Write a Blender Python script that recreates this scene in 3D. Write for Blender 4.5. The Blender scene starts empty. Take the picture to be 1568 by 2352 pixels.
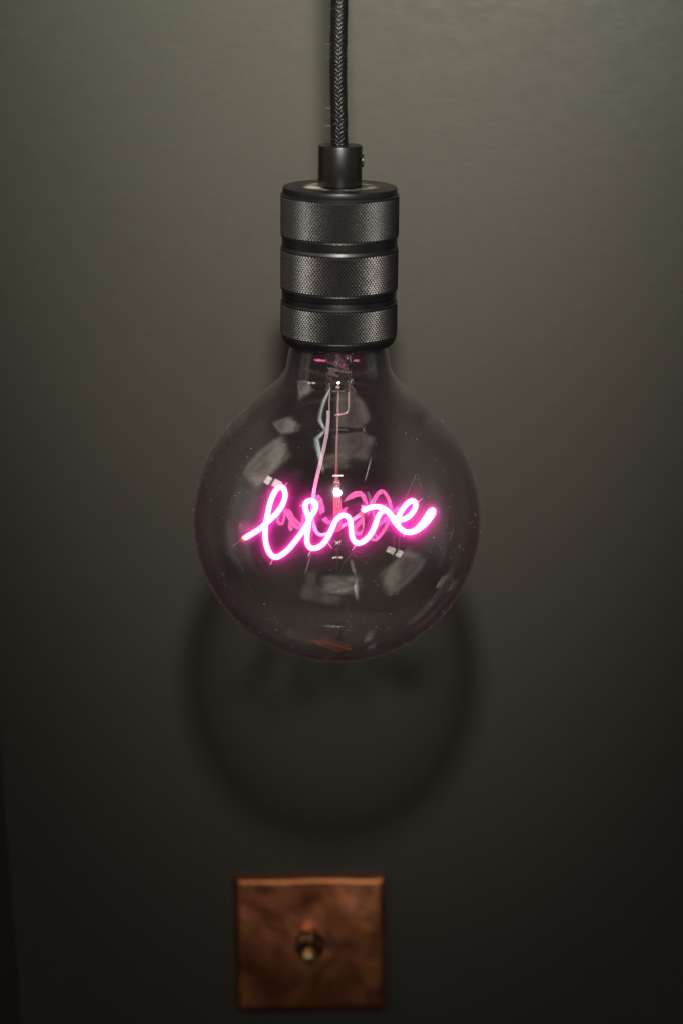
import bpy, bmesh, math, random
import numpy as np
from mathutils import Vector, Matrix, noise

random.seed(7)
rng = np.random.default_rng(11)
C = bpy.context.scene.collection
scene = bpy.context.scene
PI = math.pi

# ------------------------------------------------------------------ camera
PITCH = math.radians(17.0)
FPX = 4530.0                       # focal length in picture units (1568 across)
DEP = 0.858                        # metres from lens to the middle of the bulb
F = Vector((0, math.cos(PITCH), -math.sin(PITCH)))
U = Vector((0, math.sin(PITCH), math.cos(PITCH)))
R = Vector((1, 0, 0))
CAM = -(F * DEP + R * (-10 / FPX * DEP) + U * (-16 / FPX * DEP))


def ray(px, py):
    return F + R * ((px - 784) / FPX) - U * ((py - 1176) / FPX)


def at(px, py, y=0.0):
    """point of the world plane y that stands at a place measured in the photograph"""
    d = ray(px, py)
    return CAM + d * ((y - CAM.y) / d.y)


def src(x, y):
    return x / 1.594, y / 1.594


cam = bpy.data.cameras.new('camera')
cam_o = bpy.data.objects.new('camera', cam)
C.objects.link(cam_o)
cam_o.location = CAM
cam_o.rotation_euler = (PI / 2 - PITCH, 0, 0)
cam.sensor_fit = 'VERTICAL'
cam.sensor_height = 36
cam.sensor_width = 24
cam.lens = 36 * FPX / 2352
cam.clip_start = 0.02
cam.clip_end = 50
cam.dof.use_dof = True
cam.dof.focus_distance = DEP - 0.006
cam.dof.aperture_fstop = 5.6
scene.camera = cam_o

# ------------------------------------------------------------------ world, lamps, exposure
WALL_Y = 0.211
w = bpy.data.worlds.new('World')
scene.world = w
w.use_nodes = True
nt = w.node_tree
bg = nt.nodes['Background']
bg.inputs['Color'].default_value = (1.0, 0.93, 0.85, 1)
bg.inputs['Strength'].default_value = 0.005

# the flash: along the line from the bulb's shadow through the bulb
SH = at(761, 1545, WALL_Y)
FL = -SH.normalized() * 0.80


def look(o, target):
    o.rotation_euler = (Vector(target) - o.location).to_track_quat('-Z', 'Y').to_euler()


fl = bpy.data.lights.new('flash', 'SPOT')
fl.energy = 43
fl.color = (1.0, 0.950, 0.855)
fl.shadow_soft_size = 0.026
fl.spot_size = math.radians(100)
fl.spot_blend = 1.0
fo = bpy.data.objects.new('flash', fl)
C.objects.link(fo)
fo.location = FL
look(fo, (0.012, WALL_Y, 0.50))
fo.scale = (0.36, 1, 1)          # the flash head throws an upright oval


def area(name, loc, target, sx, sy, power, col, soft=0, edge=0.25):
    l = bpy.data.lights.new(name, 'AREA')
    l.shape = 'RECTANGLE'
    l.size, l.size_y, l.energy, l.color = sx, sy, power, col
    o = bpy.data.objects.new(name, l)
    C.objects.link(o)
    o.location = loc
    look(o, target)
    if soft:
        # uneven glow for a lit ceiling, a wall or an added panel: cloudy, fading out at its edges
        l.use_nodes = True
        t = l.node_tree
        em = next(n for n in t.nodes if n.type == 'EMISSION')
        g = t.nodes.new('ShaderNodeNewGeometry')
        no = t.nodes.new('ShaderNodeTexNoise')
        no.inputs['Scale'].default_value = 1.7
        no.inputs['Detail'].default_value = 3
        no.inputs['Distortion'].default_value = 1.2
        off = t.nodes.new('ShaderNodeVectorMath')
        off.operation = 'ADD'
        off.inputs[1].default_value = (soft * 3.1, soft * 1.7, 0)
        t.links.new(g.outputs['Parametric'], off.inputs[0])
        t.links.new(off.outputs[0], no.inputs['Vector'])
        mr = t.nodes.new('ShaderNodeMapRange')
        mr.inputs['From Min'].default_value = 0.36
        mr.inputs['From Max'].default_value = 0.62
        mr.inputs['To Min'].default_value = 0.55
        mr.inputs['To Max'].default_value = 1.6
        t.links.new(no.outputs[0], mr.inputs['Value'])
        sp = t.nodes.new('ShaderNodeSeparateXYZ')
        t.links.new(g.outputs['Parametric'], sp.inputs[0])
        fac = mr.outputs[0]
        for ax in (0, 1):
            a = t.nodes.new('ShaderNodeMath'); a.operation = 'PINGPONG'
            a.inputs[1].default_value = 0.5
            t.links.new(sp.outputs[ax], a.inputs[0])
            b = t.nodes.new('ShaderNodeMapRange'); b.interpolation_type = 'SMOOTHSTEP'
            b.inputs['From Max'].default_value = edge
            t.links.new(a.outputs[0], b.inputs['Value'])
            c = t.nodes.new('ShaderNodeMath'); c.operation = 'MULTIPLY'
            t.links.new(fac, c.inputs[0]); t.links.new(b.outputs[0], c.inputs[1])
            fac = c.outputs[0]
        t.links.new(fac, em.inputs['Strength'])
    return o


WARM = (1.0, 0.90, 0.78)
COOL = (0.80, 0.90, 1.0)
# two panes of the window high on the left
area('window_pane_light', (-1.96, -0.74, 1.42), (0, 0, 0), 0.22, 0.24, 0.85, WARM)
area('window_pane_light', (-1.74, -1.04, 1.42), (0, 0, 0), 0.31, 0.23, 1.1, WARM)
# long lamp strip and lit parts of the ceiling
area('ceiling_strip_light', (-0.30, -0.42, 1.25), (-0.30, -0.42, 0), 0.11, 1.1, 1.6, (0.93, 1.0, 0.90), 1, 0.45)
area('ceiling_bounce_light', (-1.45, -0.10, 1.30), (0, 0, 0), 1.0, 1.3, 2.9, WARM, 2, 0.22)
area('ceiling_bounce_light', (0.35, -0.30, 1.75), (0.35, -0.30, 0), 1.0, 1.1, 1.5, WARM, 3, 0.2)
area('ceiling_lamp_light', (0.0, -1.5, 1.9), (0, 0, 0), 0.32, 0.05, 0.55, WARM)
wl = area('streak_light', (0.69, -0.85, 1.42), (0, 0, 0), 0.05, 0.80, 0.26, COOL, 7, 0.4)  # strip added for the slanting bluish streak reflected in the glass
wl.rotation_euler.rotate_axis('Z', math.radians(-42))
area('glass_highlight_light', (0.75, -1.9, 0.95), (0, 0, 0), 0.10, 0.10, 0.18, WARM)  # small lamp added for a highlight on the glass
area('side_wall_bounce_light', (1.75, -0.30, -0.1), (0, 0, 0), 1.3, 2.3, 1.2, COOL, 4, 0.35)
area('side_wall_bounce_light', (-1.75, -0.25, 0.0), (0, 0, 0), 1.2, 2.2, 1.6, WARM, 6, 0.3)
area('plate_fill_light', (0.05, -0.85, -0.60), (0, 0.21, -0.32), 0.60, 0.36, 0.60, WARM, 5, 0.35)  # unseen panel added to be mirrored in the copper plate
area('right_reflection_light', (0.9, -1.6, 0.9), (0, 0, 0), 0.07, 0.7, 0.22, COOL)  # cool strip added for reflections on the right of the glass

scene.render.engine = 'CYCLES'
cy = scene.cycles
cy.use_denoising = True
cy.denoising_prefilter = 'ACCURATE'
cy.filter_width = 1.0
cy.pixel_filter_type = 'BLACKMAN_HARRIS'
cy.max_bounces = 14
cy.transparent_max_bounces = 48
cy.transmission_bounces = 12
cy.volume_bounces = 1
cy.sample_clamp_indirect = 6
vs = scene.view_settings
vs.view_transform = 'Standard'
vs.look = 'None'
vs.exposure = 0.0
vs.gamma = 1.0


# ------------------------------------------------------------------ material helpers
class NT:
    def __init__(s, name):
        s.m = bpy.data.materials.new(name)
        s.m.use_nodes = True
        s.t = s.m.node_tree
        s.t.nodes.clear()
        s.out = s.t.nodes.new('ShaderNodeOutputMaterial')

    def n(s, kind, **kw):
        nd = s.t.nodes.new(kind)
        for k, v in kw.items():
            if k in nd.bl_rna.properties:
                setattr(nd, k, v)
            else:
                nd.inputs[k.replace('_', ' ')].default_value = v
        return nd

    def l(s, a, b):
        s.t.links.new(a, b)

    def math(s, op, a, b=None, clamp=False):
        nd = s.t.nodes.new('ShaderNodeMath')
        nd.operation = op
        nd.use_clamp = clamp
        for i, v in enumerate((a, b)):
            if v is None:
                continue
            if isinstance(v, (int, float)):
                nd.inputs[i].default_value = v
            else:
                s.l(v, nd.inputs[i])
        return nd.outputs[0]

    def ramp(s, fac, stops):
        nd = s.t.nodes.new('ShaderNodeValToRGB')
        el = nd.color_ramp.elements
        while len(el) < len(stops):
            el.new(0.5)
        for e, (p, c) in zip(el, stops):
            e.position = p
            e.color = (*c, 1) if len(c) == 3 else c
        s.l(fac, nd.inputs[0])
        return nd.outputs[0]

    def noise(s, scale, detail=3, rough=0.5, vec=None, dist=0.0):
        nd = s.t.nodes.new('ShaderNodeTexNoise')
        nd.inputs['Scale'].default_value = scale
        nd.inputs['Detail'].default_value = detail
        nd.inputs['Roughness'].default_value = rough
        nd.inputs['Distortion'].default_value = dist
        if vec is not None:
            s.l(vec, nd.inputs['Vector'])
        return nd.outputs[0]

    def obj(s, scale=(1, 1, 1)):
        tc = s.t.nodes.new('ShaderNodeTexCoord')
        mp = s.t.nodes.new('ShaderNodeMapping')
        mp.inputs['Scale'].default_value = scale
        s.l(tc.outputs['Object'], mp.inputs[0])
        return mp.outputs[0]

    def bump(s, h, strength, dist):
        nd = s.t.nodes.new('ShaderNodeBump')
        nd.inputs['Strength'].default_value = strength
        nd.inputs['Distance'].default_value = dist
        s.l(h, nd.inputs['Height'])
        return nd.outputs[0]

    def principled(s, **kw):
        p = s.n('ShaderNodeBsdfPrincipled')
        for k, v in kw.items():
            p.inputs[k.replace('_', ' ')].default_value = v
        s.l(p.outputs[0], s.out.inputs[0])
        return p


def mat_wall():
    s = NT('dark_olive_wall_paint')
    p = s.principled(Roughness=0.55)
    p.inputs['Specular IOR Level'].default_value = 0.35
    big = s.noise(2.2, 4, 0.6, s.obj())
    fine = s.noise(260, 4, 0.65, s.obj((0.45, 1, 1.6)))
    mix = s.math('ADD', s.math('MULTIPLY', big, 0.55), s.math('MULTIPLY', fine, 0.45))
    s.l(s.ramp(mix, [(0.34, (0.086, 0.084, 0.068)), (0.66, (0.098, 0.096, 0.078))]), p.inputs['Base Color'])
    grain = s.noise(750, 3, 0.6, s.obj((0.5, 1, 1.5)))
    roll = s.noise(130, 4, 0.6, s.obj((0.8, 1, 1.3)), 0.3)
    h = s.math('ADD', s.math('MULTIPLY', grain, 0.5), roll)
    s.l(s.bump(h, 0.35, 0.0006), p.inputs['Normal'])
    s.l(s.ramp(roll, [(0.3, (0.46,) * 3), (0.7, (0.62,) * 3)]), p.inputs['Roughness'])
    return s.m


def mat_black(name, base=0.018, rough=0.36, metal=0.0, dusty=0.12):
    s = NT(name)
    p = s.principled(Metallic=metal)
    n1 = s.noise(900, 4, 0.7, s.obj())
    n2 = s.noise(60, 4, 0.6, s.obj())
    s.l(s.ramp(n2, [(0.3, (rough - 0.06,) * 3), (0.7, (rough + 0.08,) * 3)]), p.inputs['Roughness'])
    sp = s.ramp(n1, [(0.66, (0, 0, 0)), (0.74, (dusty,) * 3)])
    mx = s.n('ShaderNodeMix', data_type='RGBA')
    s.l(sp, mx.inputs[0])
    mx.inputs[6].default_value = (base, base * 0.95, base * 0.92, 1)
    mx.inputs[7].default_value = (0.35, 0.31, 0.26, 1)
    s.l(mx.outputs[2], p.inputs['Base Color'])
    return s.m


def mat_dusty_top():
    """black lid with fine pale dust lying on it, thickest left of the grip"""
    s = NT('dusty_black_lid')
    p = s.principled(Roughness=0.42)
    tc = s.t.nodes.new('ShaderNodeTexCoord')
    mp = s.t.nodes.new('ShaderNodeMapping')
    s.l(tc.outputs['Object'], mp.inputs[0])
    grain = s.noise(2600, 2, 0.6, mp.outputs[0])
    patch = s.noise(95, 3, 0.55, mp.outputs[0])
    vd = s.n('ShaderNodeVectorMath', operation='DISTANCE')
    s.l(tc.outputs['Object'], vd.inputs[0])
    vd.inputs[1].default_value = (-0.0105, -0.003, 0)
    sep = s.n('ShaderNodeSeparateXYZ')
    s.l(tc.outputs['Object'], sep.inputs[0])
    dx = s.math('ADD', sep.outputs[0], 0.0110)
    dy = s.math('ADD', sep.outputs[1], 0.004)
    d = s.math('SQRT', s.math('ADD', s.math('MULTIPLY', dx, dx), s.math('MULTIPLY', dy, dy)))
    heap = s.math('SUBTRACT', 1.0, s.math('DIVIDE', d, 0.0055), clamp=True)
    rr = s.math('SQRT', s.math('ADD', s.math('MULTIPLY', sep.outputs[0], sep.outputs[0]),
                               s.math('MULTIPLY', sep.outputs[1], sep.outputs[1])))
    ring = s.math('SUBTRACT', 1.0, s.math('DIVIDE', s.math('ABSOLUTE', s.math('SUBTRACT', rr, 0.0125)), 0.009), clamp=True)
    ring = s.math('MULTIPLY', ring, s.math('MULTIPLY', patch, 1.1))
    cover = s.math('ADD', s.math('MULTIPLY', heap, 0.9), ring)
    f = s.math('ADD', grain, s.math('SUBTRACT', cover, 0.97))
    f = s.ramp(s.math('ADD', f, 0.0), [(0.0, (0, 0, 0)), (0.16, (0.55,) * 3), (0.5, (0.85,) * 3)])
    mx = s.n('ShaderNodeMix', data_type='RGBA')
    s.l(f, mx.inputs[0])
    mx.inputs[6].default_value = (0.009, 0.0085, 0.008, 1)
    mx.inputs[7].default_value = (0.62, 0.54, 0.44, 1)
    s.l(mx.outputs[2], p.inputs['Base Color'])
    s.l(s.math('ADD', 0.40, s.math('MULTIPLY', f, 0.5)), p.inputs['Roughness'])
    return s.m


def mat_plain(name, col, rough=0.5, metal=0.0, coat=0.0, trans=0.0, nscale=300, var=0.15):
    s = NT(name)
    p = s.principled(Roughness=rough, Metallic=metal)
    p.inputs['Coat Weight'].default_value = coat
    p.inputs['Transmission Weight'].default_value = trans
    n1 = s.noise(nscale, 3, 0.6, s.obj())
    a = tuple(c * (1 - var) for c in col)
    b = tuple(min(1, c * (1 + var)) for c in col)
    s.l(s.ramp(n1, [(0.35, a), (0.65, b)]), p.inputs['Base Color'])
    return s.m


def mat_shell(name='thin_clear_glass', film=0.016):
    """blown glass too thin to bend light much: see-through, with a mirror share that
    grows towards grazing angles, a rim darkening put in to deepen the cast shadow and a film of dust and wiping marks"""
    s = NT(name)
    lw = s.n('ShaderNodeLayerWeight')
    lw.inputs['Blend'].default_value = 0.5
    fc = lw.outputs['Facing']
    f5 = s.math('POWER', fc, 3.2)
    fres = s.math('ADD', 0.064, s.math('MULTIPLY', f5, 0.85), clamp=True)
    tint = s.ramp(fc, [(0.0, (0.98, 0.975, 0.97)), (0.13, (0.975, 0.97, 0.965)), (0.30, (0.945, 0.94, 0.935)), (0.5, (0.91, 0.905, 0.90)), (0.72, (0.85, 0.845, 0.84)), (0.9, (0.72, 0.715, 0.71)), (1.0, (0.55, 0.545, 0.54))])  # darkens towards the rim, standing in for light the glass bends away
    tr = s.n('ShaderNodeBsdfTransparent')
    s.l(tint, tr.inputs[0])
    gl = s.n('ShaderNodeBsdfGlossy')
    gl.inputs['Roughness'].default_value = 0.018
    gl.inputs['Color'].default_value = (1, 1, 1, 1)
    wob = s.noise(19, 1, 0.4, s.obj((1, 1, 1.3)))
    s.l(s.bump(wob, 0.45, 0.0016), gl.inputs['Normal'])
    m1 = s.n('ShaderNodeMixShader')
    s.l(fres, m1.inputs[0])
    s.l(tr.outputs[0], m1.inputs[1])
    s.l(gl.outputs[0], m1.inputs[2])
    # film
    df = s.n('ShaderNodeBsdfDiffuse')
    df.inputs[0].default_value = (0.80, 0.90, 0.84, 1)
    tl = s.n('ShaderNodeBsdfTranslucent')
    tl.inputs[0].default_value = (0.80, 0.95, 0.88, 1)
    fm = s.n('ShaderNodeMixShader')
    fm.inputs[0].default_value = 0.24
    s.l(df.outputs[0], fm.inputs[1])
    s.l(tl.outputs[0], fm.inputs[2])
    cloud = s.noise(38, 5, 0.65, s.obj())
    streak = s.noise(700, 3, 0.7, s.obj((0.25, 0.25, 2.2)))
    speck = s.noise(2100, 2, 0.6, s.obj())
    amt = s.math('MULTIPLY', s.ramp(cloud, [(0.46, (0.15,) * 3), (0.66, (1,) * 3)]),
                 s.ramp(streak, [(0.3, (0.35,) * 3), (0.7, (1,) * 3)]))
    # the film of dust lies along the glass, so a slanting view looks through more of it
    slant = s.math('DIVIDE', 1.0, s.math('SUBTRACT', 1.10, fc))
    amt = s.math('MULTIPLY', s.math('ADD', s.math('MULTIPLY', amt, 0.7), 0.45), slant)
    amt = s.math('ADD', s.math('MULTIPLY', amt, film),
                 s.ramp(speck, [(0.745, (0, 0, 0)), (0.78, (0.08,) * 3)]))
    m2 = s.n('ShaderNodeMixShader')
    s.l(amt, m2.inputs[0])
    s.l(m1.outputs[0], m2.inputs[1])
    s.l(fm.outputs[0], m2.inputs[2])
    s.l(m2.outputs[0], s.out.inputs[0])
    return s.m


def mat_glass(name, col=(1, 1, 1), rough=0.0, ior=1.5, bumps=0.0):
    s = NT(name)
    g = s.n('ShaderNodeBsdfGlass')
    g.inputs['Color'].default_value = (*col, 1)
    g.inputs['Roughness'].default_value = rough
    g.inputs['IOR'].default_value = ior
    if bumps:
        s.l(s.bump(s.noise(210, 2, 0.5, s.obj(), 0.6), bumps, 0.002), g.inputs['Normal'])
    s.l(g.outputs[0], s.out.inputs[0])
    return s.m


def mat_emit(name, col, strength):
    s = NT(name)
    e = s.n('ShaderNodeEmission')
    e.inputs[0].default_value = (*col, 1)
    e.inputs[1].default_value = strength
    s.l(e.outputs[0], s.out.inputs[0])
    return s.m


def mat_glow_volume(name, density, g, col=(1.0, 0.15, 0.95)):  # scattering volume added to make a halo, coloured for the glow
    s = NT(name)
    v = s.n('ShaderNodeVolumeScatter')
    v.inputs['Color'].default_value = (*col, 1)
    v.inputs['Density'].default_value = density
    v.inputs['Anisotropy'].default_value = g
    s.l(v.outputs[0], s.out.inputs['Volume'])
    return s.m


def mat_copper():
    s = NT('tarnished_copper')
    p = s.principled(Metallic=0.97)
    a = s.noise(17, 4, 0.55, s.obj(), 1.2)
    b = s.noise(48, 3, 0.6, s.obj(), 0.5)
    m = s.math('ADD', s.math('MULTIPLY', a, 0.7), s.math('MULTIPLY', b, 0.3))
    s.l(s.ramp(m, [(0.30, (0.62, 0.21, 0.08)), (0.43, (0.96, 0.39, 0.19)), (0.50, (0.97, 0.34, 0.19)),
                   (0.57, (0.93, 0.39, 0.15)), (0.70, (0.62, 0.22, 0.08))]), p.inputs['Base Color'])
    s.l(s.ramp(b, [(0.3, (0.15,) * 3), (0.7, (0.27,) * 3)]), p.inputs['Roughness'])
    s.l(s.bump(a, 0.16, 0.003), p.inputs['Normal'])
    return s.m


M = dict(
    wall=mat_wall(),
    black=mat_black('black_anodised_metal', 0.008, 0.33, 0.0),
    knurl=mat_black('black_knurled_metal', 0.080, 0.42, 0.9, 0.10),
    lid=mat_dusty_top(),
    yarn=mat_plain('black_braided_yarn', (0.006, 0.0055, 0.006), 0.33, 0, nscale=4000, var=0.4),
    fuzz=mat_plain('pale_fibre', (0.35, 0.33, 0.31), 0.7),
    shell=mat_shell(),
    inner=mat_shell('clean_inner_glass', 0.0015),
    stem=mat_glass('stem_glass', (1, 0.99, 0.98), 0.07, 1.5, 0.5),
    clear=mat_glass('small_clear_glass', (1, 0.98, 0.99), 0.06, 1.48),
    neon=mat_emit('glowing_pink_tube', (1.0, 0.110, 0.42), 14.0),
    spark=mat_emit('white_lit_bead', (1.0, 0.95, 0.93), 26.0),
    sleeve=mat_plain('milky_lilac_sleeve', (0.90, 0.82, 1.0), 0.32, 0, 0.5),
    wire=mat_plain('pale_copper_wire', (0.88, 0.66, 0.56), 0.35, 0.5),
    nickel=mat_plain('nickel_wire', (0.85, 0.82, 0.78), 0.3, 0.5),
    orange=mat_plain('orange_end_cap', (0.85, 0.33, 0.04), 0.35),
    pinkcore=mat_plain('rose_ceramic_tube', (0.80, 0.22, 0.25), 0.4),
    print=mat_plain('orange_red_print', (0.95, 0.30, 0.16), 0.5),
    dust=mat_plain('pale_dust', (0.85, 0.80, 0.76), 0.6),
    copper=mat_copper(),
    brass=mat_plain('polished_brass', (1.0, 0.78, 0.38), 0.26, 1.0, nscale=40, var=0.05),
    darkbrass=mat_plain('dark_bronze', (0.20, 0.12, 0.07), 0.30, 1.0),
    steel=mat_plain('dark_screw_steel', (0.05, 0.05, 0.05), 0.3, 0.6),
)


# ------------------------------------------------------------------ object helpers
def thing(name, label, cat, loc=(0, 0, 0)):
    o = bpy.data.objects.new(name, None)
    o.empty_display_size = 0.02
    C.objects.link(o)
    o.location = loc
    o['label'] = label
    o['category'] = cat
    return o


def mesh_obj(name, verts, faces, mat, parent=None, loc=(0, 0, 0), smooth=True, sharp=35, label=None, kind=None):
    me = bpy.data.meshes.new(name)
    me.from_pydata([tuple(v) for v in verts], [], faces)
    bm = bmesh.new()
    bm.from_mesh(me)
    bmesh.ops.recalc_face_normals(bm, faces=bm.faces)
    bm.to_mesh(me)
    bm.free()
    if smooth:
        me.polygons.foreach_set('use_smooth', [True] * len(me.polygons))
        if sharp:
            me.set_sharp_from_angle(angle=math.radians(sharp))
    me.materials.append(mat)
    o = bpy.data.objects.new(name, me)
    C.objects.link(o)
    o.location = loc
    if parent:
        o.parent = parent
    if label:
        o['label'] = label
    if kind:
        o['kind'] = kind
    return o


def lathe(profile, seg=96, cap=True, sx=None):
    """profile of (r, z); returns verts, faces; closes on the axis where r is 0"""
    vs, fs, rings = [], [], []
    for k, (r, z) in enumerate(profile):
        if r < 1e-7:
            rings.append([len(vs)])
            vs.append((0, 0, z))
        else:
            rings.append(list(range(len(vs), len(vs) + seg)))
            for i in range(seg):
                a = 2 * PI * i / seg
                vs.append((r * math.cos(a), r * math.sin(a), z))
    for a, b in zip(rings[:-1], rings[1:]):
        for i in range(seg):
            j = (i + 1) % seg
            if len(a) == 1 and len(b) == 1:
                continue
            if len(a) == 1:
                fs.append((a[0], b[j], b[i]))
            elif len(b) == 1:
                fs.append((a[i], a[j], b[0]))
            else:
                fs.append((a[i], a[j], b[j], b[i]))
    return vs, fs


def chamfer(profile, c):
    """cuts every interior corner of a profile"""
    out = [profile[0]]
    for p, q, r in zip(profile[:-2], profile[1:-1], profile[2:]):
        P, Q, S = Vector(p), Vector(q), Vector(r)
        a, b = (P - Q), (S - Q)
        k = min(c, a.length * 0.4, b.length * 0.4)
        q1, q2 = Q + a.normalized() * k, Q + b.normalized() * k
        mid = (q1 + q2) / 2 * 0.6 + Q * 0.4
        out += [tuple(q1), tuple(mid), tuple(q2)]
    out.append(profile[-1])
    return out


def catmull(pts, step):
    P = [np.array(p, float) for p in pts]
    P = [2 * P[0] - P[1]] + P + [2 * P[-1] - P[-2]]
    out = []
    for i in range(1, len(P) - 2):
        p0, p1, p2, p3 = P[i - 1:i + 3]
        n = max(2, int(np.linalg.norm(p2 - p1) / step))
        for k in range(n):
            t = k / n
            out.append(0.5 * ((2 * p1) + (-p0 + p2) * t + (2 * p0 - 5 * p1 + 4 * p2 - p3) * t * t + (-p0 + 3 * p1 - 3 * p2 + p3) * t ** 3))
    out.append(P[-2])
    return np.array(out)


def relax(c, it=6):
    for _ in range(it):
        c[1:-1] = c[1:-1] * 0.5 + (c[:-2] + c[2:]) * 0.25
    return c


def tube(path, rad, seg=12, round_ends=True):
    """tube along a polyline with parallel-transported frames"""
    c = np.array(path, float)
    r = np.full(len(c), rad) if np.isscalar(rad) else np.array(rad, float)
    t = np.gradient(c, axis=0)
    t /= np.linalg.norm(t, axis=1)[:, None] + 1e-12
    if round_ends:
        ks = [0.0, 0.35, 0.7, 0.92]
        a = [c[0] - t[0] * r[0] * (1 - k) for k in (0.0, 0.12, 0.42, 0.75)]
        ar = [r[0] * q for q in (0.05, 0.47, 0.82, 0.97)]
        b = [c[-1] + t[-1] * r[-1] * (1 - k) for k in (0.75, 0.42, 0.12, 0.0)]
        br = [r[-1] * q for q in (0.97, 0.82, 0.47, 0.05)]
        c = np.vstack([a, c, b])
        r = np.concatenate([ar, r, br])
        t = np.vstack([[t[0]] * 4, t, [t[-1]] * 4])
    n = np.cross(t[0], [0.3, 0.2, 0.93])
    if np.linalg.norm(n) < 1e-3:
        n = np.cross(t[0], [1, 0, 0])
    n /= np.linalg.norm(n)
    vs = []
    ang = np.arange(seg) * 2 * PI / seg
    for i in range(len(c)):
        n = n - t[i] * np.dot(n, t[i])
        n /= np.linalg.norm(n)
        b = np.cross(t[i], n)
        vs.append(c[i] + r[i] * (np.cos(ang)[:, None] * n + np.sin(ang)[:, None] * b))
    vs = np.vstack(vs)
    fs = []
    for i in range(len(c) - 1):
        for k in range(seg):
            j = (k + 1) % seg
            fs.append((i * seg + k, i * seg + j, (i + 1) * seg + j, (i + 1) * seg + k))
    fs.append(tuple(range(seg))[::-1])
    fs.append(tuple(range((len(c) - 1) * seg, len(c) * seg)))
    return vs.tolist(), fs


def merge(parts):
    vs, fs = [], []
    for v, f in parts:
        o = len(vs)
        vs += list(v)
        fs += [tuple(i + o for i in q) for q in f]
    return vs, fs


# ------------------------------------------------------------------ wall
def build_wall():
    xc_top = at(-6, 1650, WALL_Y)
    xc_bot = at(50, 2352, WALL_Y)
    sl = (xc_bot.x - xc_top.x) / (xc_bot.z - xc_top.z)

    def xe(z):
        return xc_top.x + sl * (z - xc_top.z)
    zt, zb = 1.3, -1.3
    me_v, me_f = [], []
    # face with a slightly rounded arris, then the return going away into the dark
    prof = [(3.0, 0.0), (0.0035, 0.0), (0.0012, 0.0006), (0.0, 0.0030), (0.0, 0.6)]
    nz = 2
    for k in range(nz):
        z = zt + (zb - zt) * k / (nz - 1)
        for dx, dy in prof:
            me_v.append((xe(z) + dx, WALL_Y + dy, z))
    n = len(prof)
    for k in range(nz - 1):
        for i in range(n - 1):
            me_f.append((k * n + i, k * n + i + 1, (k + 1) * n + i + 1, (k + 1) * n + i))
    o = mesh_obj('wall', me_v, me_f, M['wall'])
    o['kind'] = 'structure'
    o['label'] = 'dark olive grey painted wall with fine roller texture'
    v = [(-3, WALL_Y + 0.55, zb), (0.2, WALL_Y + 0.55, zb), (0.2, WALL_Y + 0.55, zt), (-3, WALL_Y + 0.55, zt)]
    o2 = mesh_obj('recess_wall', v, [(0, 1, 2, 3)], M['wall'])
    o2['kind'] = 'structure'
    o2['label'] = 'unlit wall of the recess past the left corner'


build_wall()

# ------------------------------------------------------------------ pendant lamp
AX = 774.0      # picture column of the bulb's axis


def Z(py):
    return at(AX, py, 0.0).z


def rad(half_px, z):
    return half_px / FPX * (DEP - math.sin(PITCH) * z)


lamp = thing('pendant_lamp', 'black knurled metal lamp holder hanging on a braided black cord', 'pendant lamp', (0, 0, Z(804)))
bulb = thing('light_bulb', 'clear round glass bulb with glowing pink handwritten word inside, screwed into the black holder', 'light bulb', (0, 0, 0))
LEAN = 0.009
lamp.rotation_euler = (0, LEAN, 0)
lamp.location.x = lamp.location.z * LEAN
bulb.rotation_euler = (0, LEAN, 0)
LZ = lamp.location.z


def L(z):
    return z - LZ


zc_top, zc_bot = Z(333.5), Z(424)
zd_top = Z(428)
r_grip = rad(50.2, zc_top)
r_disc = rad(131.3, zd_top)
b1t, b1b = Z(443), Z(541)
b2t, b2b = Z(562), Z(661)
b3t, b3b = Z(688), Z(767)
zb_ring = Z(784)
r1, r2, r3 = rad(136.5, b1t), rad(135.5, b2t), rad(134.2, b3t)
rg = rad(132.4, b1b)
r_low = rad(129.5, zb_ring)

# cord grip
v, f = lathe(chamfer([(0.0036, L(zc_top) - 0.002), (0.0036, L(zc_top)), (r_grip, L(zc_top)), (r_grip, L(zd_top) + 0.0002), (0.004, L(zd_top) + 0.0002)], 0.0004), 80)
grip = mesh_obj('cord_grip', v, f, M['black'], lamp)
v, f = lathe([(0, L(zc_top) + 0.00005), (0.0036, L(zc_top) + 0.00005), (r_grip - 0.0006, L(zc_top) + 0.00012)], 64)
mesh_obj('dust_film', v, f, M['lid'], grip, kind='stuff')
# grub screw on the right of the grip
v, f = lathe(chamfer([(0, 0.0), (0.0026, 0.0), (0.0026, 0.0009), (0.0013, 0.0009), (0.0011, 0.0001), (0, 0.0001)], 0.0002), 24)
sc = mesh_obj('grub_screw', v, f, M['steel'], grip, loc=(r_grip - 0.0002, 0.0012, L((zc_top * 0.62 + zd_top * 0.38))))
sc.rotation_euler = (0, PI / 2, 0)

# lid (flat disc with dust)
v, f = lathe(chamfer([(0, 0), (r_disc, 0), (r_disc, L(b1t) - L(zd_top) - 0.0002), (r_disc - 0.002, L(b1t) - L(zd_top) - 0.0004)], 0.0005), 160)
mesh_obj('lid', v, f, M['lid'], lamp, loc=(0, 0, L(zd_top)), label='round black lid with pale dust lying round the cord grip')
# inner barrel seen in the grooves
v, f = lathe(chamfer([(r_disc - 0.0025, L(b1t) - 0.001), (rg, L(b1t) - 0.001), (rg, L(b2b) - 0.0025), (rg - 0.0005, L(b2b) - 0.0027), (rg - 0.0005, L(b2b) - 0.0030), (rg, L(b2b) - 0.0032), (rg, L(b3b) + 0.001), (rg - 0.004, L(b3b) + 0.001)], 0.00008), 160)
mesh_obj('barrel', v, f, M['black'], lamp)


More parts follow.
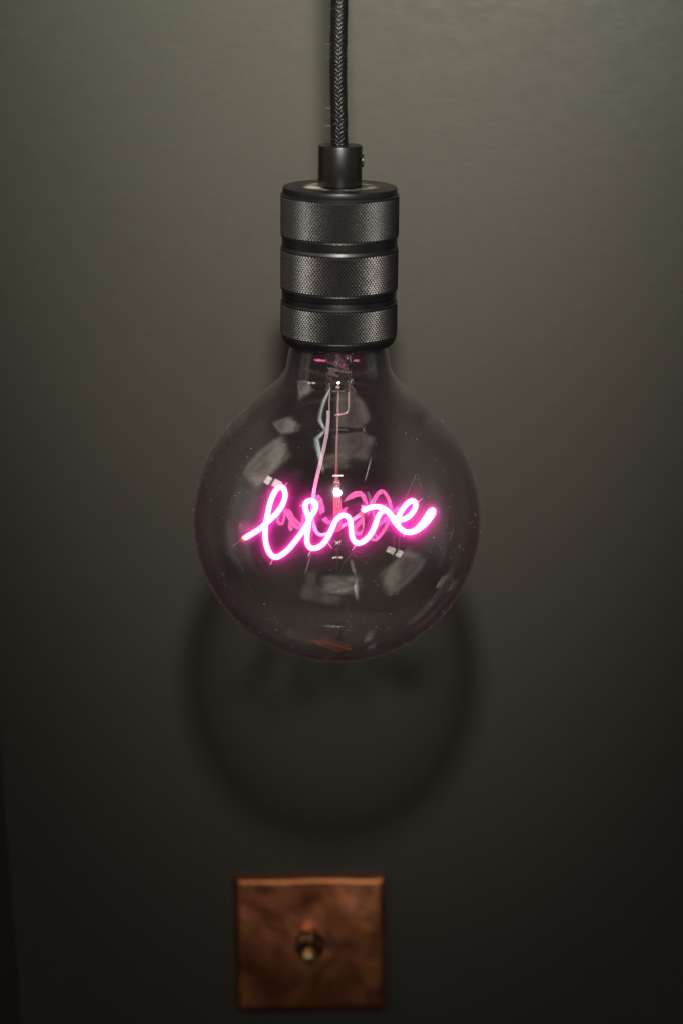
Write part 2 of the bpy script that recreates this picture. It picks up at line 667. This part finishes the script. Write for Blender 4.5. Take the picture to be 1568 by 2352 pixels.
def knurled(zt, zb, r, N=108, hh=0.00088, depth=0.00054, top=0.0011, bot=0.0003):
    """turned ring: smooth bevel at the top, then rows of small cut pyramids"""
    vs, fs = [], []
    z1, z0 = zt - top, zb + bot
    J = int(round((z1 - z0) / hh))
    if J % 2:
        J += 1
    dz = (z1 - z0) / J
    da = 2 * PI / N

    def P(a, z, rr):
        return (rr * math.cos(a), rr * math.sin(a), z)
    low = {}
    for j in range(J + 1):
        for i in range(N):
            low[i, j] = len(vs)
            vs.append(P((i + 0.5 * (j & 1)) * da, z0 + j * dz, r - depth))
    for j in range(1, J):
        for i in range(N):
            a = low[i, j]
            b = low[(i + 1) % N, j]
            k = (i + (1 if j & 1 else 0)) % N
            t, u = low[k, j + 1], low[k, j - 1]
            c = len(vs)
            rr = r - depth * 0.10 * random.random()
            am, zm = (i + 0.5 + 0.5 * (j & 1)) * da, z0 + j * dz
            # small truncated tip
            vs.append(P(am, zm, rr))
            fs += [(a, u, c), (u, b, c), (b, t, c), (t, a, c)]
    for j, s in ((0, 1), (J, -1)):
        for i in range(N):
            a, b = low[i, j], low[(i + 1) % N, j]
            t = low[(i + (1 if j & 1 else 0)) % N, j + s]
            fs.append((a, b, t) if s > 0 else (a, t, b))
    base = len(vs)
    prof_t = [(r - depth, z1), (r - 0.00015, z1 + 0.0001), (r - 0.0001, z1 + 0.0005), (r - 0.0006, zt), (rg - 0.001, zt)]
    prof_b = [(rg - 0.001, zb), (r - 0.0004, zb), (r - 0.00015, zb + 0.0001), (r - 0.0002, z0 - 0.00005), (r - depth, z0)]
    a = merge([(vs, fs), lathe(prof_t, N * 2), lathe(prof_b, N * 2)])
    return a


for zt, zb, r, tp in ((b1t, b1b, r1, 0.0009), (b2t, b2b, r2, 0.0016), (b3t, b3b, r3, 0.0011)):
    v, f = knurled(L(zt), L(zb), r, top=tp)
    mesh_obj('knurled_ring', v, f, M['knurl'], lamp, smooth=False)
# bottom rim and inner shade
zi = L(zb_ring)
v, f = lathe(chamfer([(rg - 0.003, L(b3b) + 0.0008), (r_low + 0.0006, L(b3b) + 0.0004), (r_low, zi + 0.001), (r_low - 0.0014, zi - 0.0007), (r_low - 0.0026, zi - 0.0007), (r_low - 0.0028, zi + 0.004), (0.0150, zi + 0.012), (0.0, zi + 0.013)], 0.0006), 140)
mesh_obj('bottom_rim', v, f, M['black'], lamp)

# cord: gentle bends measured down the picture
cp = [(779, 420), (779.4, 330), (779, 290), (777.8, 235), (777, 180), (777.2, 130), (778.2, 70), (779.6, 0), (779, -90), (777, -220), (774, -420), (774, -700), (774, -1000), (774, -1350)]
cpts = []
for px, py in cp:
    q = at(px, py, 0.0)
    cpts.append((q.x, 0.0006 * math.sin(q.z * 60), q.z))
cc = catmull(cpts, 0.0012)
inv = Matrix.Rotation(-LEAN, 3, 'Y')
cl = np.array([tuple(inv @ (Vector(p) - lamp.location)) for p in cc])
cr = 0.0032
v, f = tube(cl, cr * 0.90, 20, False)
cord = mesh_obj('cord', v, f, M['yarn'], lamp, label='round power cord covered in black braided fabric')


def braid():
    seg = np.linalg.norm(np.diff(cl, axis=0), axis=1)
    s = np.concatenate([[0], np.cumsum(seg)])
    tot = s[-1]
    t = np.gradient(cl, axis=0)
    t /= np.linalg.norm(t, axis=1)[:, None]
    parts = []
    NC, lead = 12, 0.0200
    per = 26
    n_s = int(tot / lead * per)
    ss = np.linspace(0, tot, n_s)
    cx = np.stack([np.interp(ss, s, cl[:, k]) for k in range(3)], 1)
    tt = np.stack([np.interp(ss, s, t[:, k]) for k in range(3)], 1)
    nx = np.cross(tt, [0, 1, 0])
    nx /= np.linalg.norm(nx, axis=1)[:, None]
    ny = np.cross(nx, tt)
    for sg in (1, -1):
        for c in range(NC):
            th = sg * (2 * PI * ss / lead) + 2 * PI * c / NC
            # over-two under-two weave
            ph = (th * NC / (2 * PI) * 0.5 + (0.5 if sg < 0 else 0) + 0.0) * 2 * PI
            ph = NC * (2 * PI * ss / lead) + (PI if sg < 0 else 0) + c * PI
            rr = cr + 0.00016 * np.sin(ph)
            dirv = np.cos(th)[:, None] * nx + np.sin(th)[:, None] * ny
            ctr = cx + rr[:, None] * dirv
            # flattened yarn: 6-point section, wide along the surface
            tg = np.gradient(ctr, axis=0)
            tg /= np.linalg.norm(tg, axis=1)[:, None]
            wd = np.cross(tg, dirv)
            q = 6
            ang = np.arange(q) * 2 * PI / q
            V = (ctr[:, None, :] + 0.00046 * np.cos(ang)[None, :, None] * wd[:, None, :] + 0.00026 * np.sin(ang)[None, :, None] * dirv[:, None, :])
            V = V.reshape(-1, 3)
            ii = np.arange(n_s - 1)[:, None] * q + np.arange(q)[None, :]
            jj = np.arange(n_s - 1)[:, None] * q + (np.arange(q)[None, :] + 1) % q
            FF = np.stack([ii, jj, jj + q, ii + q], -1).reshape(-1, 4)
            parts.append((V, FF))
    off, V, Fa = 0, [], []
    for a, b in parts:
        V.append(a)
        Fa.append(b + off)
        off += len(a)
    V, Fa = np.vstack(V), np.vstack(Fa)
    me = bpy.data.meshes.new('braid')
    me.from_pydata(V.tolist(), [], Fa.tolist())
    me.polygons.foreach_set('use_smooth', [True] * len(me.polygons))
    me.materials.append(M['yarn'])
    o = bpy.data.objects.new('braid', me)
    C.objects.link(o)
    o.parent = cord
    o['kind'] = 'stuff'
    return o


braid()
# loose fibres on the cord
fz = []
for _ in range(110):
    i = random.randrange(5, int(len(cl) * 0.55))
    a = random.random() * 2 * PI
    d = Vector((math.cos(a), math.sin(a), 0))
    p0 = Vector(cl[i]) + d * cr
    ln = random.uniform(0.0008, 0.0028)
    kx = Vector([random.uniform(-1, 1) for _ in range(3)])
    pts = [p0 + d * ln * t + kx * ln * 0.6 * t * t for t in (0, 0.35, 0.7, 1.0)]
    fz.append(tube([tuple(p) for p in pts], 0.000026, 3, False))
v, f = merge(fz)
mesh_obj('lint', v, f, M['fuzz'], cord, kind='stuff')

# ------------------------------------------------------------------ bulb glass
RB = 0.0624
zn = [(201, 929), (177, 908), (153.5, 888), (136.5, 872), (125, 857), (120, 845), (118, 832), (116.5, 816), (112, 797), (104, 780), (95, 765)]
neck = [(rad(r, Z(y)), Z(y)) for r, y in zn]
a0 = math.atan2(neck[0][1], neck[0][0])
prof = []
for k in range(61):
    a = -PI / 2 + (a0 - 0.05 + PI / 2) * k / 60
    prof.append((RB * math.cos(a), RB * math.sin(a)))
prof[0] = (0, -RB)
sm = catmull([prof[-1]] + neck[0:], 0.0015)
sm = relax(np.array(sm), 3)
prof += [tuple(p) for p in sm[1:]]


def inset(pr, d):
    out = []
    for i, (r, z) in enumerate(pr):
        if i == 0:
            out.append((0, z + d))
            continue
        a, b = pr[max(0, i - 1)], pr[min(len(pr) - 1, i + 1)]
        t = Vector((b[0] - a[0], b[1] - a[1])).normalized()
        out.append((r - t.y * d, z + t.x * d))
    return out


inner = inset(prof, 0.0008)
v, f = lathe(prof, 160)
globe = mesh_obj('glass_globe', v, f, M['shell'], bulb, sharp=0, label='thin clear glass envelope with dust and wiping marks')
v, f = lathe(inner, 160)
mesh_obj('inner_surface', v, f, M['inner'], globe, sharp=0)

# dust specks and short fibres on the glass
oct_v = [(1, 0, 0), (-1, 0, 0), (0, 1, 0), (0, -1, 0), (0, 0, 1), (0, 0, -1)]
oct_f = [(0, 2, 4), (2, 1, 4), (1, 3, 4), (3, 0, 4), (2, 0, 5), (1, 2, 5), (3, 1, 5), (0, 3, 5)]
dp = []
for k in range(900):
    # mostly over the side that faces out, some on the shoulders
    a = random.uniform(-PI, 0) if random.random() < 0.8 else random.uniform(0, PI)
    zz = random.uniform(-0.92, 0.80)
    d = Vector((math.cos(a) * math.sqrt(1 - zz * zz), math.sin(a) * math.sqrt(1 - zz * zz), zz))
    s = 0.00005 * (1 + 1.3 * random.random() ** 5 * 2.2)
    p = d * (RB + s * 0.5)
    e = [random.uniform(0.6, 1.6) for _ in range(3)]
    dp.append(([(p.x + x * s * e[0], p.y + y * s * e[1], p.z + z * s * e[2]) for x, y, z in oct_v], oct_f))
for k in range(260):      # line of dust on the left shoulder
    a = PI + random.gauss(0.15, 0.35)
    zz = random.uniform(0.25, 0.80)
    d = Vector((math.cos(a) * math.sqrt(1 - zz * zz), math.sin(a) * math.sqrt(1 - zz * zz), zz))
    s = random.uniform(0.00004, 0.00009)
    p = d * (RB + s * 0.5)
    dp.append(([(p.x + x * s, p.y + y * s, p.z + z * s) for x, y, z in oct_v], oct_f))
for k in range(22):       # curled lint
    a = random.uniform(-PI * 0.95, -PI * 0.05)
    zz = random.uniform(-0.6, 0.5)
    d = Vector((math.cos(a) * math.sqrt(1 - zz * zz), math.sin(a) * math.sqrt(1 - zz * zz), zz))
    t1 = d.orthogonal().normalized()
    t2 = d.cross(t1)
    q = random.uniform(0, 2 * PI)
    ln = random.uniform(0.0008, 0.0022)
    cu = random.uniform(-0.9, 0.9)
    pts = []
    for t in (0, 0.33, 0.66, 1.0):
        qa = q + cu * t
        pts.append(tuple(((d * RB + (t1 * math.cos(qa) + t2 * math.sin(qa)) * ln * t).normalized()) * (RB + 0.00006)))
    dp.append(tube(pts, 0.00004, 3, False))
v, f = merge(dp)
mesh_obj('dust', v, f, M['dust'], globe, smooth=False, kind='stuff')


def on_glass(px, py, lift=0.00008):
    d = ray(px, py).normalized()
    b = CAM.dot(d)
    c = CAM.dot(CAM) - (RB + lift) ** 2
    return CAM + d * (-b - math.sqrt(max(0, b * b - c)))


def Cc(x, y):
    return src(1340 + x / 5.2267, 1740 + y / 5.2267)


def Bc(x, y):
    return src(1120 + x / 5.2267, 1740 + y / 5.2267)


def Ac(x, y):
    return src(840 + x / 4.9, 1740 + y / 4.9)


fib = []
for pl in ([(935, -20), (880, 110), (800, 290), (765, 380), (740, 460)], [(525, 1150), (522, 1300), (520, 1450), (516, 1600)],
           [(640, 1070), (628, 1260), (610, 1400), (560, 1560)], [(1000, 1130), (1060, 1120)], [(1390, 1300), (1425, 1420)],
           [(1540, 910), (1515, 980)], [(1660, 960), (1640, 1080), (1590, 1250)]):
    pts = catmull([tuple(on_glass(*Cc(x, y))) for x, y in pl], 0.001)
    fib.append(tube(pts, 0.00006, 5, False))
v, f = merge(fib)
mesh_obj('stray_fibre', v, f, M['fuzz'], globe, kind='stuff')

# small print near the foot of the glass: three unreadable lines of tiny strokes
pp = []
for (x0, y0, x1, y1, hgt, n) in ((737, 1470, 808, 1492, 6.0, 20), (723, 1472, 790, 1494, 2.4, 26), (712, 1471, 781, 1497, 2.4, 28)):
    for k in range(n):
        if random.random() < 0.10 and hgt < 5:
            continue
        t = (k + 0.5) / n
        bx, by = x0 + (x1 - x0) * t, y0 + (y1 - y0) * t - math.sin(t * PI) * -1.5
        hw = (x1 - x0) / n * (0.30 if hgt > 5 else 0.28)
        h = hgt * random.uniform(0.7, 1.0) / 2
        q = [on_glass(bx + sx * hw + sy * 1.0 * h, by + sy * -h * 0.8 + sx * hw * 0.35, 0.0001) for sx, sy in ((-1, -1), (1, -1), (1, 1), (-1, 1))]
        qi = [p * (1 - 0.00003 / RB) for p in q]
        pp.append(([tuple(p) for p in q + qi], [(0, 1, 2, 3), (7, 6, 5, 4), (0, 4, 5, 1), (1, 5, 6, 2), (2, 6, 7, 3), (3, 7, 4, 0)]))
v, f = merge(pp)
mesh_obj('orange_print', v, f, M['print'], globe, smooth=False, label='small orange maker print near the foot of the glass')

# ------------------------------------------------------------------ stem and wires


def loc(px, py, y=0.0):
    return tuple(at(px, py, y))


SX = at(775.5, 860, 0).x


def stem():
    vs, fs = [], []
    seg = 40
    rows = []
    spec = [(752, 31.0, 31.0), (780, 31.0, 31.0), (812, 31.0, 31.0), (826, 30.5, 29.0), (834, 28.5, 23), (842, 27, 16), (852, 26.8, 11), (864, 28.5, 9.5), (874, 30.5, 9.0), (886, 31, 8.5), (894, 30.6, 8.5), (899, 29.0, 7.5), (900.5, 20, 4)]
    ys = [q[0] for q in spec]
    for py in np.linspace(752, 900.5, 60):
        a = np.interp(py, ys, [q[1] for q in spec]) / FPX * DEP
        b = np.interp(py, ys, [q[2] for q in spec]) / FPX * DEP
        z = Z(py)
        wob = 0 if py < 822 else 0.00045
        rows.append(len(vs))
        for k in range(seg):
            th = 2 * PI * k / seg
            nn = noise.noise(Vector((math.cos(th) * 2.2, math.sin(th) * 2.2, z * 420)))
            e = 0.8 if py > 845 else 1.0
            cx = math.copysign(abs(math.cos(th)) ** e, math.cos(th))
            sx_ = math.copysign(abs(math.sin(th)) ** e, math.sin(th))
            vs.append((SX + (a + wob * nn) * cx, (b + wob * nn * 1.6) * sx_, z))
    for r0, r1_ in zip(rows[:-1], rows[1:]):
        for k in range(seg):
            j = (k + 1) % seg
            fs.append((r0 + k, r0 + j, r1_ + j, r1_ + k))
    fs.append(tuple(range(seg)))
    fs.append(tuple(range(rows[-1], rows[-1] + seg)))
    return vs, fs


v, f = stem()
stem_o = mesh_obj('glass_stem', v, f, M['stem'], bulb, sharp=0, label='clear glass stem with a pinched foot')
# hollow of the stem tube (an air bubble inside the solid glass)
pr = [(0, Z(837)), (0.0016, Z(834)), (0.0030, Z(829)), (0.0041, Z(822)), (0.0046, Z(812)), (0.0046, Z(756)), (0, Z(755))]
v, f = lathe(pr, 32)
hol = mesh_obj('hollow', v, f, M['stem'], stem_o, loc=(SX, 0, 0), sharp=0)
hol.data.flip_normals()
pr = [(0.0, Z(756)), (0.0016, Z(756.5)), (0.0016, Z(826)), (0.0009, Z(829)), (0, Z(830))]
v, f = lathe(pr, 20)
mesh_obj('exhaust_tube', v, f, M['clear'], stem_o, loc=(SX - 0.0004, 0, 0), sharp=0)


def wire(name, pts, r, mat, parent=bulb, seg=10, label=None, round_ends=True, rel=2):
    c = relax(catmull(pts, 0.0006), rel)
    v, f = tube(c, r, seg, round_ends)
    return mesh_obj(name, v, f, mat, parent, sharp=0, label=label)


def X4(x, y):       # measured in the enlarged crop of the stem
    return src(1100 + x / 6.272, 1260 + y / 6.272)


wire('lead_wire', [loc(*X4(640, 900), 0.0), loc(*X4(648, 1150), 0), loc(*X4(636, 1350), 0.0), loc(*X4(640, 1500), 0), loc(*X4(632, 1700), 0)], 0.00034, M['nickel'], label='thin left lead wire going into the lilac sleeve')
wire('lead_wire', [loc(*X4(1080, 900), 0), loc(*X4(1080, 1100), 0), loc(*X4(1080, 1300), 0), loc(*X4(1077, 1480), 0), loc(*X4(1055, 1565), 0), loc(*X4(960, 1600), -0.0005), loc(*X4(860, 1620), -0.0018), loc(*X4(790, 1632), -0.0012)], 0.00048, M['wire'], label='right lead wire bent across to hook round the middle one')
mid = [loc(*X4(840, 940), 0), loc(*X4(838, 1200), 0), loc(*X4(832, 1500), 0), loc(*X4(832, 1700), 0), loc(771.8, 1020, 0), loc(771.8, 1062, 0), loc(772.0, 1095, 0), loc(772.5, 1112, 0)]
wire('lead_wire', mid, 0.00045, M['wire'], label='long straight middle lead wire')
# eyelet hanging on the middle wire
ring = [loc(764 + 5 * math.cos(t), 978 - 5 * math.sin(t), -0.0008) for t in np.linspace(PI * 0.9, PI * 2.1, 10)]
wire('support_hook', ring + [loc(767.5, 974, -0.0008)], 0.00022, M['steel'], label='tiny dark hook beside the middle wire')
wire('support_hook', [loc(764, 978, -0.0008), loc(763.5, 986, -0.0008), loc(765, 1001, -0.0006)], 0.00030, M['steel'])


# small glass ampoule with the white lit bead
def X5(x, y):
    return src(1100 + x / 6.272, 1660 + y / 6.272)


AMX = at(772.5, 1100, 0).x
apx = [(8.0, 1078), (8.8, 1082), (8.6, 1096), (7.8, 1108), (9.0, 1113), (7.8, 1117), (8.8, 1122)]
prof_a = []
for w_, yy in [(5.0, 235), (8.6, 245), (8.4, 300), (9.4, 380), (9.0, 425), (10.6, 442), (9.2, 462), (10.8, 484), (9.4, 505), (10.8, 525), (10.2, 560), (11.5, 620), (14.5, 670), (19.5, 720), (20.0, 760), (20.4, 900), (20.8, 1040), (20.4, 1052)]:
    px, py = X5(0, yy)
    prof_a.append((w_ / 2 / FPX * DEP * 1.02, Z(py)))
prof_o = prof_a[:]
inn = [(max(r - 0.00045, 0.0003), z) for r, z in prof_a[13:-1]]
full = [(0, prof_o[0][1] + 0.0001)] + prof_o + [(prof_o[-1][0] - 0.0005, prof_o[-1][1] - 0.0001)] + inn[::-1] + [(0, inn[0][1] + 0.0006)]
v, f = lathe(full, 32)
amp = mesh_obj('glass_ampoule', v, f, M['clear'], bulb, loc=(AMX, 0, 0), sharp=0, label='slim clear glass ampoule holding a white lit bead')
pz0, pz1 = Z(X5(0, 800)[1]), Z(X5(0, 985)[1])
bp = [(0, pz0)]
for k in range(1, 12):
    a = PI * k / 12
    bp.append((0.00145 * math.sin(a) ** 0.7, (pz0 + pz1) / 2 + (pz0 - pz1) / 2 * math.cos(a)))
bp.append((0, pz1))
v, f = lathe(bp, 24)
mesh_obj('lit_bead', v, f, M['spark'], amp, sharp=0, label='white glowing bead')
for rr_, dn_ in ((0.0021, 90.0), (0.0030, 40.0), (0.0042, 16.0), (0.0060, 6.0), (0.0085, 2.5)):  # nested volumes added to give the bead a soft halo
    zc_ = (pz0 + pz1) / 2
    v, f = lathe([(rr_ * math.sin(PI * k / 16), -rr_ * 1.15 * math.cos(PI * k / 16)) if 0 < k < 16 else (0, -rr_ * 1.15 * math.cos(PI * k / 16)) for k in range(17)], 24)
    mesh_obj('glow_volume', v, f, mat_glow_volume('glow_volume_round_bead', dn_, 0.2, (1, 1, 1)), bulb, loc=(AMX, 0, zc_), sharp=0, kind='stuff')
# rose coloured tube carrying on down behind the letters
v, f = tube([loc(774, 1143, 0.0012), loc(774.5, 1160, 0.0014), loc(775.5, 1200, 0.0016), loc(774.5, 1212, 0.0018)], 0.00185, 20)
mesh_obj('rose_tube', v, f, M['pinkcore'], bulb, sharp=0, label='short rose coloured tube under the ampoule')
lp = [loc(*X5(828, 1065), -0.0009), loc(*X5(830, 1200), -0.0009), loc(*X5(842, 1238), -0.0009), loc(*X5(862, 1245), -0.0009), loc(*X5(880, 1235), -0.0009), loc(*X5(886, 1190), -0.0009), loc(*X5(884, 1065), -0.0009)]
wire('wire_loop', lp, 0.00016, M['nickel'], label='narrow u shaped wire loop below the ampoule')

# ------------------------------------------------------------------ the glowing word
TXT = []      # (crop point, depth y in metres)
A_ = [(285, 1140, 2), (420, 1060, 1), (560, 968, 0), (650, 880, 0), (760, 782, -1.5), (880, 650, -2.5), (968, 500, -3), (1000, 360, -3), (975, 245, -2.5), (925, 208, -1.5), (855, 245, -0.5), (788, 350, 0), (735, 490, 0.8), (693, 680, 1.6), (658, 860, 2.0), (645, 1020, 1.5), (652, 1180, 0.5), (690, 1330, -1), (752, 1440, -2), (825, 1485, -2.5), (925, 1450, -2.5), (1040, 1360, -2), (1150, 1235, -1), (1260, 1090, 0), (1355, 950, 0.5)]
TXT += [(Ac(x, y), d) for x, y, d in A_]
B_ = [(55, 880, -0.5), (100, 790, -2), (165, 690, -3), (193, 590, -3.5), (175, 510, -3.2), (105, 482, -2.6), (25, 500, -1.8), (-22, 570, -0.8), (-5, 660, 0.3), (30, 750, 1.2), (58, 850, 1.6), (55, 960, 1.4), (35, 1080, 0.6), (20, 1200, 0), (28, 1300, -1), (70, 1385, -1.5), (140, 1412, -2), (230, 1388, -2), (325, 1322, -1.5), (412, 1210, -1), (480, 1070, 0), (540, 930, 0.5), (600, 825, 0), (675, 768, -0.5), (745, 755, -1), (815, 800, -1.2), (852, 900, -1), (862, 1020, -0.5), (873, 1150, 0), (912, 1250, -0.5), (985, 1303, -1), (1075, 1278, -1.5), (1175, 1200, -2), (1258, 1090, -2), (1318, 950, -2), (1365, 810, -2.3), (1420, 705, -2.8)]
TXT += [(Bc(x, y), d) for x, y, d in B_]
C_ = [(335, 658, -3), (395, 665, -3), (450, 728, -2.5), (520, 805, -2), (610, 845, -2.6), (700, 838, -3.4), (800, 790, -4), (893, 690, -4.4), (945, 570, -4.2), (930, 490, -3.6), (868, 468, -3), (780, 530, -2.4), (690, 640, -1.8), (620, 770, -1.2), (596, 890, -0.9), (635, 995, -1), (715, 1062, -1.2), (820, 1082, -1.6), (935, 1040, -2), (1050, 930, -2.5), (1145, 785, -2.8), (1215, 675, -2.4), (1262, 642, -1.0), (1288, 668, 0.8), (1262, 742, 2.0), (1190, 850, 2.6), (1090, 955, 3.0), (960, 1050, 3.4), (820, 1090, 3.8), (690, 1040, 4), (580, 930, 4), (500, 810, 4), (430, 705, 3.6), (330, 620, 3.0), (200, 592, 2.4), (60, 612, 2.4), (-50, 670, 2.8)]
TXT += [(Cc(x, y), d) for x, y, d in C_]
tp = [tuple(at(px, py, d * 0.001)) for (px, py), d in TXT]
tp = relax(catmull(tp, 0.0005), 8)
RT = 0.00118
v, f = tube(tp, RT, 16)
mesh_obj('glowing_tube', v, f, M['neon'], bulb, sharp=0, label='pink white glowing tube bent into the handwritten word live')


def remeshed(path, r, voxel, mat, name, label=None):
    v, f = tube(path, r, 10)
    me = bpy.data.meshes.new(name)
    me.from_pydata(v, [], f)
    tmp = bpy.data.objects.new(name, me)
    C.objects.link(tmp)
    md = tmp.modifiers.new('r', 'REMESH')
    md.mode = 'VOXEL'
    md.voxel_size = voxel
    dg = bpy.context.evaluated_depsgraph_get()
    ev = bpy.data.meshes.new_from_object(tmp.evaluated_get(dg))
    bpy.data.objects.remove(tmp)
    ev.materials.clear()
    ev.materials.append(mat)
    o = bpy.data.objects.new(name, ev)
    C.objects.link(o)
    o.parent = bulb
    o['kind'] = 'stuff'
    if label:
        o['label'] = label
    return o


for r_, dn in ((0.0019, 60.0), (0.0026, 32.0), (0.0036, 16.0), (0.0050, 8.0), (0.0075, 4.0), (0.0115, 2.5)):  # nested volumes added in place of lens bloom round the tube
    remeshed(tp[::3], r_, 0.00045, mat_glow_volume('glow_volume_round_tube', dn, 0.2), 'glow_volume', 'scattering volume added for the pink glow round the tube')

# orange collars at the two ends, clear tip at the left
e0 = [tuple(at(*Ac(300, 1135), 0.002)), tuple(at(*Ac(222, 1185), 0.0025))]
v, f = tube([e0[0], e0[1]], RT * 0.98, 16, False)
mesh_obj('end_cap', v, f, M['orange'], bulb, label='orange end cap at the left end of the word')
e1 = [tuple(at(*Cc(-50, 670), 0.0028)), tuple(at(*Bc(1045, 745), 0.0030))]
v, f = tube([e1[0], e1[1]], RT * 0.9, 16, False)
mesh_obj('end_cap', v, f, M['orange'], bulb, label='orange end cap under the arch of the v')
wire('clear_tip', [loc(*Ac(222, 1185), 0.0025), loc(*Ac(150, 1240), 0.003), loc(*Ac(85, 1292), 0.0032)], 0.00045, M['clear'], rel=0, label='thin clear glass tip with bright end')
wire('tip_wire', [loc(*Ac(215, 1178), 0.002), loc(*Ac(70, 1285), 0.003)], 0.00012, M['nickel'], rel=0)

# lilac sleeve: down from the left wire, behind the i, and across to the second end
sl = [loc(*X4(617, 1545), 0.0), loc(*X4(617, 1700), 0.0005), loc(749.6, 989, 0.001), loc(746, 1012, 0.0015), loc(741, 1036, 0.002), loc(732.6, 1073, 0.0035), loc(725.5, 1104, 0.0045), loc(720, 1135, 0.0055), loc(718, 1165, 0.007), loc(*Bc(110, 760), 0.0075), loc(*Bc(140, 900), 0.0075), loc(*Bc(170, 1020), 0.0075), loc(*Bc(225, 1120), 0.0075), loc(*Bc(300, 1152), 0.0072), loc(*Bc(400, 1128), 0.007), loc(*Bc(560, 1050), 0.0065), loc(*Bc(720, 960), 0.0055), loc(*Bc(860, 870), 0.0045), loc(*Bc(1000, 780), 0.0035), loc(*Bc(1045, 750), 0.0030)]
c = relax(catmull(sl, 0.0006), 4)
v, f = tube(c, 0.00088, 14, False)
mesh_obj('lilac_sleeve', v, f, M['sleeve'], bulb, sharp=40, label='milky lilac sleeve running down behind the letters')

# short clear pins at the bends
pins = [(Ac(975, 215), Ac(1032, 145), -2.5), (Ac(795, 1500), Ac(745, 1612), -2), (Ac(1320, 560), Ac(1262, 548), -1), (Bc(102, 1440), Bc(52, 1552), -1.5),
        (Bc(430, 1300), Bc(498, 1395), -1), (Bc(950, 1335), Bc(888, 1432), -0.5), (Bc(1310, 1110), Bc(1388, 1212), -2), (Bc(230, 520), Bc(312, 460), -3.2),
        (Bc(1450, 600), Bc(1528, 548), -3), (Cc(985, 495), Cc(1062, 435), -4), (Cc(520, 880), Cc(480, 930), -1), (Cc(735, 1110), Cc(708, 1164), -1.5)]
for a, b, d in pins:
    p, q = at(*a, d * 0.001), at(*b, d * 0.001 - 0.0008)
    v, f = tube([tuple(p), tuple((p + q) / 2), tuple(q)], 0.00019, 8)
    mesh_obj('pin', v, f, M['dust'], bulb, sharp=0)

# ------------------------------------------------------------------ switch
sw_c = at(711.5, 2165, WALL_Y)
sw = thing('light_switch', 'square tarnished copper light switch with a brass toggle on the dark wall', 'light switch', (sw_c.x, WALL_Y, sw_c.z))
sw.rotation_euler = (0, -0.006, 0)


def plate():
    """thin hand-finished sheet: front face very slightly uneven, rounded arrises and corners"""
    S, T, N, RC = 0.0438, 0.0027, 44, 0.0016
    lin = [-1 + 2 * k / N for k in range(N + 1)]
    bm = bmesh.new()

    def corner(u, w):
        x, z = u * S, w * S
        cx, cz = abs(x) - (S - RC), abs(z) - (S - RC)
        if cx > 0 and cz > 0:
            d = math.hypot(cx, cz)
            if d > RC:
                x = math.copysign(S - RC + cx / d * RC, x)
                z = math.copysign(S - RC + cz / d * RC, z)
        return x, z
    g = {}
    for i, u in enumerate(lin):
        for k, w_ in enumerate(lin):
            x, z = corner(u, w_)
            q = Vector((x * 38, z * 30, 1.7))
            dish = 0.00050 * noise.noise(q) + 0.00008 * noise.noise(q * 2.3)
            e = min(1.0, (1 - max(abs(u), abs(w_))) / 0.10)
            g[i, k] = bm.verts.new((x, -T - dish * e + 0.0006 * (1 - min(1.0, e * 3.0)) ** 2, z))
    for i in range(N):
        for k in range(N):
            bm.faces.new((g[i, k], g[i + 1, k], g[i + 1, k + 1], g[i, k + 1]))
    rim = [g[i, 0] for i in range(N)] + [g[N, k] for k in range(N)] + [g[i, N] for i in range(N, 0, -1)] + [g[0, k] for k in range(N, 0, -1)]
    a = [bm.verts.new((v_.co.x * 1.004, v_.co.y + 0.0005, v_.co.z * 1.004)) for v_ in rim]
    b = [bm.verts.new((v_.co.x, -0.0001, v_.co.z)) for v_ in a]
    n = len(rim)
    for k in range(n):
        m_ = (k + 1) % n
        bm.faces.new((rim[k], rim[m_], a[m_], a[k]))
        bm.faces.new((a[k], a[m_], b[m_], b[k]))
    bmesh.ops.recalc_face_normals(bm, faces=bm.faces)
    me = bpy.data.meshes.new('plate')
    bm.to_mesh(me)
    bm.free()
    me.polygons.foreach_set('use_smooth', [True] * len(me.polygons))
    me.set_sharp_from_angle(angle=math.radians(50))
    me.materials.append(M['copper'])
    o = bpy.data.objects.new('plate', me)
    C.objects.link(o)
    o.parent = sw
    return o


plate()
v, f = lathe(chamfer([(0.0, 0.0035), (0.0085, 0.0035), (0.0085, 0.0062), (0.0068, 0.0082), (0.0042, 0.0086), (0.0036, 0.0050), (0, 0.0050)], 0.0004), 48)
nut = mesh_obj('collar', v, f, M['darkbrass'], sw, label='round bronze collar of the toggle')
nut.rotation_euler = (PI / 2, 0, 0)
tg = []
for t, r in ((0, 0.0020), (0.3, 0.0021), (0.6, 0.0027), (0.8, 0.0036), (0.9, 0.0041), (0.97, 0.0040), (1.0, 0.0034)):
    tg.append((t * 0.0180, r * 1.18))
pth = [(0, -0.004 - q[0] * 0.90, q[0] * 0.10) for q in tg]
v, f = tube(pth, [q[1] for q in tg], 24)
mesh_obj('toggle', v, f, M['brass'], sw, sharp=0, label='small polished brass toggle standing out of its collar')
